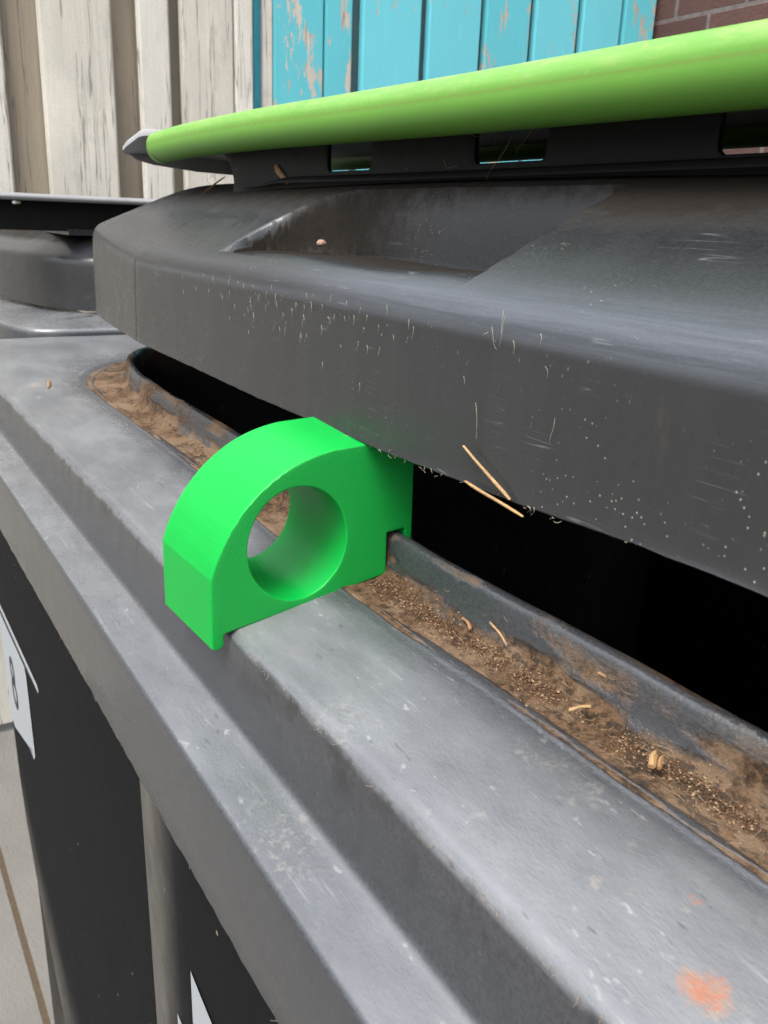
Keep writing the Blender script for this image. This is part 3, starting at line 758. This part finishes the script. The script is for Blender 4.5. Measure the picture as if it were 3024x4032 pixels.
# ---- green grip strips
def grip(name, pts, r, parent, cut=0., n=40):
    v, f = [], []; up, se = [], []
    N = len(pts)
    for i, (x, y, z, rr) in enumerate(pts):
        for k in range(n):
            a = 2 * pi * k / n; ca, sa = cos(a), sin(a)
            ra = r * rr
            # raised upper half with a mould line, seen as a fine step
            da = ((a - radians(171) + pi) % (2 * pi)) - pi
            ra += .00045 * (1 if -radians(70) < da < 0 else 0)
            xs2 = x + (cut * (.5 - .5 * sa) if i < 3 else 0)
            v.append((xs2, y + ra * ca, z + ra * sa * 1.0))
            up.append(max(0, sa) ** 1.0 * (1 if ca < .6 else .4)); se.append(max(0, 1 - abs(da) / radians(9)))
    f = gridfaces(N, n + 0)
    f = []
    for i in range(N - 1):
        for k in range(n): f.append((i * n + k, (i + 1) * n + k, (i + 1) * n + (k + 1) % n, i * n + (k + 1) % n)[::-1])
    f.append(tuple(range(n))); f.append(tuple((N - 1) * n + k for k in range(n))[::-1])
    return link(name, v, f, M_GRIP, parent, 50, dict(upper=up, seam=se))
pts = []
for x, rr in [(-.3730, .80), (-.3722, .92), (-.3705, 1.0)] + [(x, 1.) for x in np.arange(-.366, .60, .008)]:
    z = lerp([-.373, -.33, -.28, -.20, -.12, -.03, .06, .12, .6], [.1375, .1392, .1397, .1396, .1384, .1372, .1366, .1362, .136], x)
    pts.append((float(x), .0800, z, rr))
# smooth z
for _ in range(12):
    zz = [p[2] for p in pts]; pts = [(p[0], p[1], (zz[max(i - 1, 0)] + zz[i] * 2 + zz[min(i + 1, len(zz) - 1)]) / 4, p[3]) for i, p in enumerate(pts)]
grip('green_grip', pts, .0094, lid, .016)
pts = [(float(x), .2050, .1393, .8 if abs(x) > .999 else 1.) for x in np.arange(-.44, .6, .02)]
grip('green_grip', pts, .0078, lid, 0)

# ================================================================== SPACER
outl = [(-28.8, -7.5), (-27.9, -4.7), (-26.9, -2.0), (-25.4, 1.2), (-22.9, 5.9), (-20.2, 9.9), (-17.0, 13.8), (-13.4, 17.4), (-9.4, 20.6), (-5.0, 23.5), (-.6, 25.7), (3.4, 27.2), (8.0, 28.5), (13.4, 29.5), (22.8, 30.0), (43.4, 30.9), (44.2, -7.6), (43.9, -8.2), (41.5, -8.0), (41.1, -1.6), (40.6, -.9), (34.0, -1.6), (34.2, -16.5), (-24.4, -26.3), (-24.8, -26.7), (-24.7, -29.7), (-25.3, -30.7), (-26.6, -31.4), (-28.2, -31.3), (-28.8, -30.6)]
# denser arc
o2 = [];
for i in range(len(outl)):
    a, b = outl[i], outl[(i + 1) % len(outl)]; o2.append(a)
hole = [(.8 + 17.3 * cos(2 * pi * k / 96) , -.2 + 18.9 * sin(2 * pi * k / 96)) for k in range(96)]
# re-interpolate the arc with a spline so that no facets show
def catmull(pts, n):
    r = []
    for i in range(len(pts) - 1):
        p0, p1, p2, p3 = [Vector(pts[max(0, min(len(pts) - 1, j))]) for j in (i - 1, i, i + 1, i + 2)]
        for k in range(n):
            s = k / n; r.append(tuple(.5 * ((2 * p1) + (p2 - p0) * s + (2 * p0 - 5 * p1 + 4 * p2 - p3) * s * s + (3 * p1 - p0 - 3 * p2 + p3) * s ** 3)))
    r.append(pts[-1]); return r
arc = catmull(outl[0:14], 4)
o2 = arc + outl[14:]
T_ = 37.2
nv_, nf2 = curve_prism([o2, hole], T_ / 2, .65, 2)
vv_ = []
for c in nv_:
    xx = c.z - T_ / 2     # -T..0
    s = -xx / T_
    vv_.append(((xx - (c.x / 1000) * 0) / 1000, (c.x - 2.9 * s) / 1000, (c.y + 1.5 * s) / 1000))
sp = empty('wedge_spacer', (-.0186, .005, -.0205), 'bright green 3D printed spacer block with round hole, propping the lid', 'spacer')
me_o = link('spacer_block', vv_, nf2, [M_PS, M_PF], sp, 30)
bm = bmesh.new(); bm.from_mesh(me_o.data); bmesh.ops.recalc_face_normals(bm, faces=bm.faces[:])
for fc in bm.faces: fc.material_index = 1 if abs(fc.normal.x) > .93 else 0
bm.to_mesh(me_o.data); bm.free(); me_o.data.set_sharp_from_angle(angle=radians(13))

M_LID2 = plastic_plain('glossy_black_plastic', (.014, .0145, .016), (.024, .0245, .026), .24, .34, .55)
# ================================================================== SECOND BIN, beyond
NB_ = empty('waste_container', (-1.15, .45, GZ), 'black waste container beyond the first, lid closed, standing by the fence', 'bin')
# lid contour (plan), from left-back round the front corner to the right
ct = [(-1.30, .060), (-1.12, .062), (-1.02, .0700), (-.95, .0800), (-.895, .0915), (-.855, .1035), (-.828, .1200), (-.803, .145), (-.790, .18), (-.784, .25), (-.782, .40), (-.782, .80)]
ct = catmull(ct, 6); NCt = len(ct)
cn = []
for i in range(NCt):
    d = (Vector(ct[min(i + 1, NCt - 1)]) - Vector(ct[max(i - 1, 0)])).normalized(); cn.append(Vector((d.y, -d.x)))
prof = [(-12, -10), (0, -11.5), (1, -11), (.6, -5), (-.5, 20), (-1, 38), (-1.6, 42), (-3, 45.5), (-6, 47.8), (-10, 50), (-20, 55), (-35, 63), (-50, 71), (-60, 76), (-66, 78)]
verts = []; AL = dict(dirt_shade=[], wear_highlight=[], face=[], upper=[], rust=[])
for i in range(NCt):
    for off, z in prof:
        q = Vector(ct[i]) + cn[i] * off / 1000; verts.append((q.x, q.y, z / 1000))
        AL['dirt_shade'].append(.62 * (1 - sstep(-40, -14, off))); AL['wear_highlight'].append(.35 if -22 < off < -3 else 0); AL['face'].append(.6 if z < 40 else 0); AL['upper'].append(0); AL['rust'].append(0)  # bluish highlight band painted behind the edge; top darker towards the handle
faces = gridfaces(NCt, len(prof))
lid2 = link('lid', verts, faces, M_LID, NB_, 40, AL)
# flat of the lid behind the handle
v, f = [], []; box(v, f, -1.55, -.845, .125, .80, .070, .0765); link('lid_top', v, f, M_LID2, lid2, 30)
# handle: wall + flange along Y with a slot
outl = [(.030, .066), (.030, .110), (.80, .110), (.80, .060), (.12, .066), (.10, .072), (.070, .080), (.050, .090)]
nv_, nf2 = curve_prism([[(.80, .074), (.80, .109), (.020, .109), (.020, .074)], rrect(.0685, .0775, .1015, .1045, .0014, 3)], .0015, .0004, 1)
v = [(-.852 + c.z, c.x, c.y) for c in nv_]; bm = bmesh.new(); vs_ = [bm.verts.new(c) for c in v]
for q in nf2: bm.faces.new([vs_[i] for i in q])
bmesh.ops.recalc_face_normals(bm, faces=bm.faces[:]); me = bpy.data.meshes.new('handle_wall'); bm.to_mesh(me); bm.free(); me.materials.append(M_HANDLE)
o = bpy.data.objects.new('handle_wall', me); S.collection.objects.link(o); adopt(o, lid2)
M_FL2 = plastic_plain('pale_worn_plastic', (.10, .105, .11), (.20, .20, .20), .4, .6, .5)
v, f = [], []
yy_ = [.030, .0315, .035, .042] + list(np.arange(.08, .82, .03)); xo = [(.0, .1080), (-.002, .1062), (.003, .1105), (.006, .1130), (-.003, .1140), (-.04, .1150), (-.09, .1130)]
xo = [(-.004, .1055), (.0, .1060), (.0018, .1078), (.0016, .1100), (-.0005, .1118), (-.006, .1126), (-.03, .1132), (-.07, .1120)]
for y in yy_:
    e = lerp([.030, .0315, .035, .042], [.55, .8, .95, 1], y)
    for dx, z in xo: v.append((-.822 + dx - (1 - e) * .012, y, .1095 + (z - .1095) * e - .0022 * sstep(.2, .0, y) * 0))
link('handle_flange', v, gridfaces(len(yy_), len(xo), flip=False), M_FL2, lid2, 60)
v, f = [], []; box(v, f, -.90, -.8235, .036, .80, .1062, .1085); link('flange_underside', v, f, M_HANDLE, lid2, 30)
# rim flange of the second bin
fc = catmull([(-1.50, .020), (-1.2, .022), (-1.0, .026), (-.87, .032), (-.80, .038), (-.755, .050), (-.735, .070), (-.728, .100), (-.7255, .15), (-.7255, .30), (-.7255, .80)], 6)
nfc = len(fc); fn = []
for i in range(nfc):
    d = (Vector(fc[min(i + 1, nfc - 1)]) - Vector(fc[max(i - 1, 0)])).normalized(); fn.append(Vector((d.y, -d.x)))
prof = [(-95, -14), (-60, -15.5), (-40, -17), (-20, -18.6), (-8, -20), (-3, -20.6), (-.8, -21.4), (.6, -23), (1.4, -25.5), (1.6, -30), (2.2, -60), (2, -62), (-4, -62), (-60, -63)]
verts = []; AA = dict(dust=[], dirt_shade=[], rust=[], tan=[], streak=[])
for i in range(nfc):
    for off, z in prof:
        q = Vector(fc[i]) + fn[i] * off / 1000; verts.append((q.x, q.y, z / 1000))
        AA['dust'].append(.9 if z > -22 else .2); AA['dirt_shade'].append(0); AA['rust'].append(0); AA['tan'].append(0); AA['streak'].append(.3 if z < -25 else 0)
rim2 = link('rim', verts, gridfaces(nfc, len(prof)), M_LEDGE, NB_, 45, AA)
zs = [-.06, -.3, -.6, -.9, -.95]; verts = []; cc = []
for s_ in range(17):
    a = pi / 2 * s_ / 16; cc.append((-.80 - .06 * (1 - sin(a)) * 1.0, .16 - .06 * cos(a)))
cc = [(-1.50, .10)] + [(-.86 + .06 * sin(pi / 2 * k / 12), .16 - .06 * cos(pi / 2 * k / 12)) for k in range(13)] + [(-.80, .75), (-1.5, .75)]
for x, y in cc:
    for z in zs: s_ = (-.06 - z) * .05; verts.append((x - s_, y + s_ * (1 if y < .7 else -1), z))
link('wall', verts, gridfaces(len(cc), len(zs)), M_BODY, NB_, 40)
BINsave = BIN; BIN = NB_
for x, y in ((-.93, .22), (-1.36, .22), (-.93, .66), (-1.36, .66)): caster(x, y)
BIN = BINsave

# ================================================================== SOIL AND DEBRIS
rnd = random.Random(3)
v, f = [], []
M_SOIL = plain('loose_brown_soil', (.085, .049, .027), .95, .1, .6, 700)
M_SOIL2 = plain('pale_grit', (.25, .165, .10), .95, .1, .4, 700)
mi = []
def lip_at(x):
    i = min(range(NP), key=lambda k: abs(P[k].x - x) + (0 if k < nf_ + 40 else 9)); return P[i], nrm[i]
lipc = {}
def grain(c, r, m):
    b = len(v)
    dirs = [(1, 0, 0), (-1, 0, 0), (0, 1, 0), (0, -1, 0), (0, 0, 1), (0, 0, -1)]
    for d in dirs: v.append((c[0] + d[0] * r * rnd.uniform(.4, 1.9), c[1] + d[1] * r * rnd.uniform(.4, 1.5), c[2] + d[2] * r * rnd.uniform(.3, .8)))
    for q in ((0, 2, 4), (2, 1, 4), (1, 3, 4), (3, 0, 4), (2, 0, 5), (1, 2, 5), (3, 1, 5), (0, 3, 5)): f.append(tuple(b + k for k in q)); mi.append(m)
def prof_z(off): return lerp([a for a, _ in inner[8:]], [b for _, b in inner[8:]], off)
for k in range(14000):
    x = rnd.uniform(-.46, .22) if rnd.random() < .35 else rnd.uniform(-.02, .20)
    cl = mn.noise(Vector((x * 34, 7, 0))) + .5 * mn.noise(Vector((x * 110, 3, 0))); cc_ = 7.0 + 2.2 * mn.noise(Vector((x * 15, 1, 2)))
    off = rnd.gauss(cc_, 2.0 + 2.0 * cl)
    if off < 1.5 or off > 20: continue
    if abs(off - cc_) > 3.5 and rnd.random() < .6: continue
    if cl < -.05 and rnd.random() < .85: continue
    if rnd.random() < .35: off += rnd.gauss(0, 2.5); off = max(1.6, off)
    if -.040 < x < .003 and off > 2: continue
    key = round(x, 3)
    if key not in lipc: lipc[key] = lip_at(x)
    p, n = lipc[key]; q = p + n * (off / 1000)
    r = abs(rnd.gauss(0, .00017)) + .00009
    pile = .0007 * max(0, 1 - abs(off - cc_) / 4) * (.6 + cl)
    grain((x, q.y, prof_z(off) / 1000 + r * .4 + rnd.random() * max(0, pile)), r, 1 if rnd.random() < .22 else 0)
tag(link('soil', v, f, [M_SOIL, M_SOIL2], None, 0, None, mi), 'crumbly brown soil lying in the channel of the bin rim', 'soil', kind='stuff')

def strip(name, a, b, w0, w1, mat, label, cat, group=None, bend=0, th=.0004, up=(0, 0, 1)):
    """a split, slightly twisted sliver of straw or bark with thickness"""
    a, b = Vector(a), Vector(b); d = (b - a); L = d.length; d.normalize(); s = d.cross(Vector(up)).normalized(); u = s.cross(d)
    v, f = [], []; n = 9
    for i in range(n):
        t_ = i / (n - 1); c = a.lerp(b, t_) + u * bend * sin(pi * t_) + s * .3 * bend * sin(2 * pi * t_ + 1)
        wd = (w0 + (w1 - w0) * t_) * (.35 + .65 * min(1, sin(pi * (t_ * .9 + .05)) * 2)) / 2; tw = .5 * sin(3 * t_)
        ss = s * cos(tw) + u * sin(tw); uu = u * cos(tw) - s * sin(tw)
        for q, h in ((-1, -.5), (-.6, .6), (0, .9), (.6, .6), (1, -.5)): v.append(c + ss * wd * q + uu * th * h)
    f = gridfaces(n, 5); 
    for i in range(n - 1): f.append((i * 5 + 4, (i + 1) * 5 + 4, (i + 1) * 5, i * 5))
    f.append((0, 1, 2, 3, 4)); f.append(tuple((n - 1) * 5 + k for k in range(5))[::-1])
    return tag(link(name, v, f, mat, None, 30), label, cat, group)
strip('straw', (.0536, .0228, .0423), (.0742, .0229, .0331), 0.0006, .0011, M_STRAW, 'pale straw standing at a slant against the lid front above its lower edge', 'straw', bend=.0004, up=(0, -1, 0))
strip('straw', (.0560, .0224, .0332), (.0815, .0212, .0312), .0009, .0008, M_STRAW, 'pale straw lying along the lower edge of the lid', 'straw', bend=.0006, up=(0, -1, 0))
strip('splinter', (.0985, .0268, -.0150), (.1008, .0318, -.0142), .0011, .0011, M_STRAW, 'light brown splinter lying on the soil in the rim channel', 'splinter', bend=.0003)
strip('splinter', (.0970, .0370, -.0080), (.1010, .0388, -.0085), .0010, .0012, M_BROWN, 'short brown splinter stuck to the inner lip above the soil', 'splinter', bend=.0002, up=(0, -1, 0))
strip('seed_husk', (.1255, .0262, -.0150), (.1232, .0300, -.0138), .0020, .0016, M_STRAW, 'tan seed husk in the soil near the right edge of the picture', 'seed husk', bend=.0004, th=.0009)
strip('seed_husk', (.1268, .0272, -.0150), (.1250, .0306, -.0140), .0012, .0010, M_BROWN, 'narrow brown husk right beside the tan seed husk', 'seed husk', bend=.0004, th=.0007)
strip('splinter', (.0445, .0340, -.0142), (.0510, .0322, -.0148), .0016, .0012, M_BROWN, 'brown bark splinter in the soil just past the green spacer', 'splinter', bend=.0005)
strip('splinter', (.0560, .0350, -.0110), (.0640, .0352, -.0150), .0006, .0005, M_STRAW, 'thin needle leaning on the inner lip past the green spacer', 'splinter', bend=.0004)
strip('twig', (-.3130, .0888, .1100), (-.2730, .0870, .1190), .0012, .0008, M_BROWN, 'short brown twig leaning at the far end of the lid handle', 'twig', bend=.001)
strip('twig', (-.432, .012, -.0205), (-.405, .006, -.0208), .003, .002, M_BROWN, 'dry twig lying on the grey far end of the rim', 'twig', bend=.001)
strip('dead_leaf', (-.0130, .0965, .1315), (-.0085, .0972, .1345), .0040, .0018, M_BROWN, 'crumpled dead leaf caught in the middle handle slot', 'leaf', bend=.0012, up=(0, -1, 0))
strip('dead_leaf', (-.2190, .0935, .1240), (-.2050, .0945, .1150), .0035, .0022, M_BROWN, 'thin dead leaf stuck to the handle wall left of the first slot', 'leaf', bend=.001, up=(0, -1, 0))
# pebble lying in the grip pocket
bm = bmesh.new(); bmesh.ops.create_icosphere(bm, subdivisions=2, radius=.0022)
for c in bm.verts: c.co = c.co * (1 + .25 * mn.noise(c.co * 400)) ; c.co.z *= .7; c.co += Vector((-.128, .074, .0880))
me = bpy.data.meshes.new('pebble'); bm.to_mesh(me); bm.free(); me.materials.append(plain('pink_stone', (.22, .13, .09), .8)); o = bpy.data.objects.new('pebble', me); S.collection.objects.link(o)
tag(o, 'small pinkish pebble in the dark grip pocket of the lid', 'pebble')

# hairs and fibres
def fibres(name, spots, rad, mat, label):
    v, f = [], []
    for (a, L, amp, nrmv, sd) in spots:
        r_ = random.Random(sd); a = Vector(a); d = Vector((r_.uniform(-1, 1), r_.uniform(-.1, .1), r_.uniform(-1, .6))).normalized() if nrmv is None else Vector(nrmv).normalized()
        pts = []; ph = r_.uniform(0, 6)
        for i in range(9):
            t_ = i / 8; pts.append(a + d * L * t_ + Vector((amp * sin(ph + 5 * t_), -abs(amp) * .25 * sin(pi * t_), amp * cos(ph + 4 * t_))))
        tube(pts, [rad * (1 - .6 * i / 8) for i in range(9)], 4, v, f)
    return tag(link(name, v, f, mat, None, 60), label, 'fibres', kind='stuff')
sp_ = []
for k in range(26):   # caught along the lower edge of the lid
    x = rnd.gauss(.035, .035) if k < 50 else rnd.uniform(-.2, .17)
    sp_.append(((x, .0229 + (.0005 if rnd.random() < .5 else 0), lerp(lowx, lowz, x) + rnd.uniform(-.0003, .0012)), rnd.uniform(.0006, .0022), rnd.uniform(.0001, .0005), (rnd.uniform(-1, 1), -.05, rnd.uniform(-.45, -.25)), k))
for k in range(80):   # tufts on the upper skirt
    x = rnd.gauss(-.06, .05); z = .079 - abs(rnd.gauss(0, .010))
    sp_.append(((x, .0250 - (.0795 - z) * .03, z - .004), rnd.uniform(.0008, .0035), rnd.uniform(.0001, .0005), (rnd.uniform(-.35, .5), -.05, -1), 500 + k))
for x, z, L, d in ((.0640, .0785, .006, (.1, 0, -1)), (.0600, .0740, .006, (.5, 0, -.9)), (.0655, .0775, .008, (-.25, 0, -1)), (.0590, .0730, .003, (-.8, 0, -.6)), (.0860, .0560, .006, (-.1, 0, -1)), (.0562, .0540, .009, (.15, 0, -1))):
    sp_.append(((x, .0240, z), L, .0003, d, int(x * 1e5)))
fibres('plant_fibres', sp_, .00005, M_FIBRE, 'fine pale plant fibres caught along the edges of the lid')
sp_ = [((-.0630, .0965, .1328), .026, .0012, (1, 0, -.15), 1), ((-.040, .0965, .1330), .010, .001, (.6, 0, -1), 2), ((-.0280, .0955, .1280), .018, .0016, (-.6, -.1, -1), 3), ((-.0150, .0960, .1335), .016, .0014, (-.7, 0, -1), 4), ((-.0130, .0960, .1330), .014, .0005, (1, 0, -.08), 5),
       ((-.285, .0860, .1180), .012, .002, (-1, 0, .1), 6), ((-.29, .0860, .1160), .011, .003, (-.7, 0, .6), 7), ((-.070, .0960, .1220), .012, .0015, (1, 0, -.3), 8)]
fibres('brown_fibres', sp_, .00014, M_FIBRED, 'brown dried stems and cobweb threads hanging about the handle slots')
sp_ = []
for k in range(260):
    x = rnd.uniform(-.02, .20); p, n = lip_at(x); off = rnd.uniform(.4, 14); q = p + n * (off / 1000)
    sp_.append(((q.x, q.y - .0003, prof_z(off) / 1000 + .0004), rnd.uniform(.0008, .004), rnd.uniform(.0001, .0006), (rnd.uniform(-1, 1), rnd.uniform(-.6, .2), rnd.uniform(-.2, .4)), 900 + k))
for k in range(70):
    x = rnd.uniform(.0, .2); sp_.append(((x, -.0215 + rnd.uniform(-.0012, .0008), -.0264 - rnd.random() * .0015), rnd.uniform(.0005, .0022), .0002, (rnd.uniform(-1, 1), -.3, rnd.uniform(-1, .4)), 2000 + k))
for k in range(25):
    x = rnd.uniform(-.3, .1); sp_.append(((x, -.0440, -.0930), rnd.uniform(.001, .003), .0004, (rnd.uniform(-1, 1), -.3, rnd.uniform(-.6, 1)), 3000 + k))
fibres('rim_fibres', sp_, .00008, plain('tan_fibre', (.19, .13, .075), .7), 'tiny tan fibres and chaff stuck along the rim')
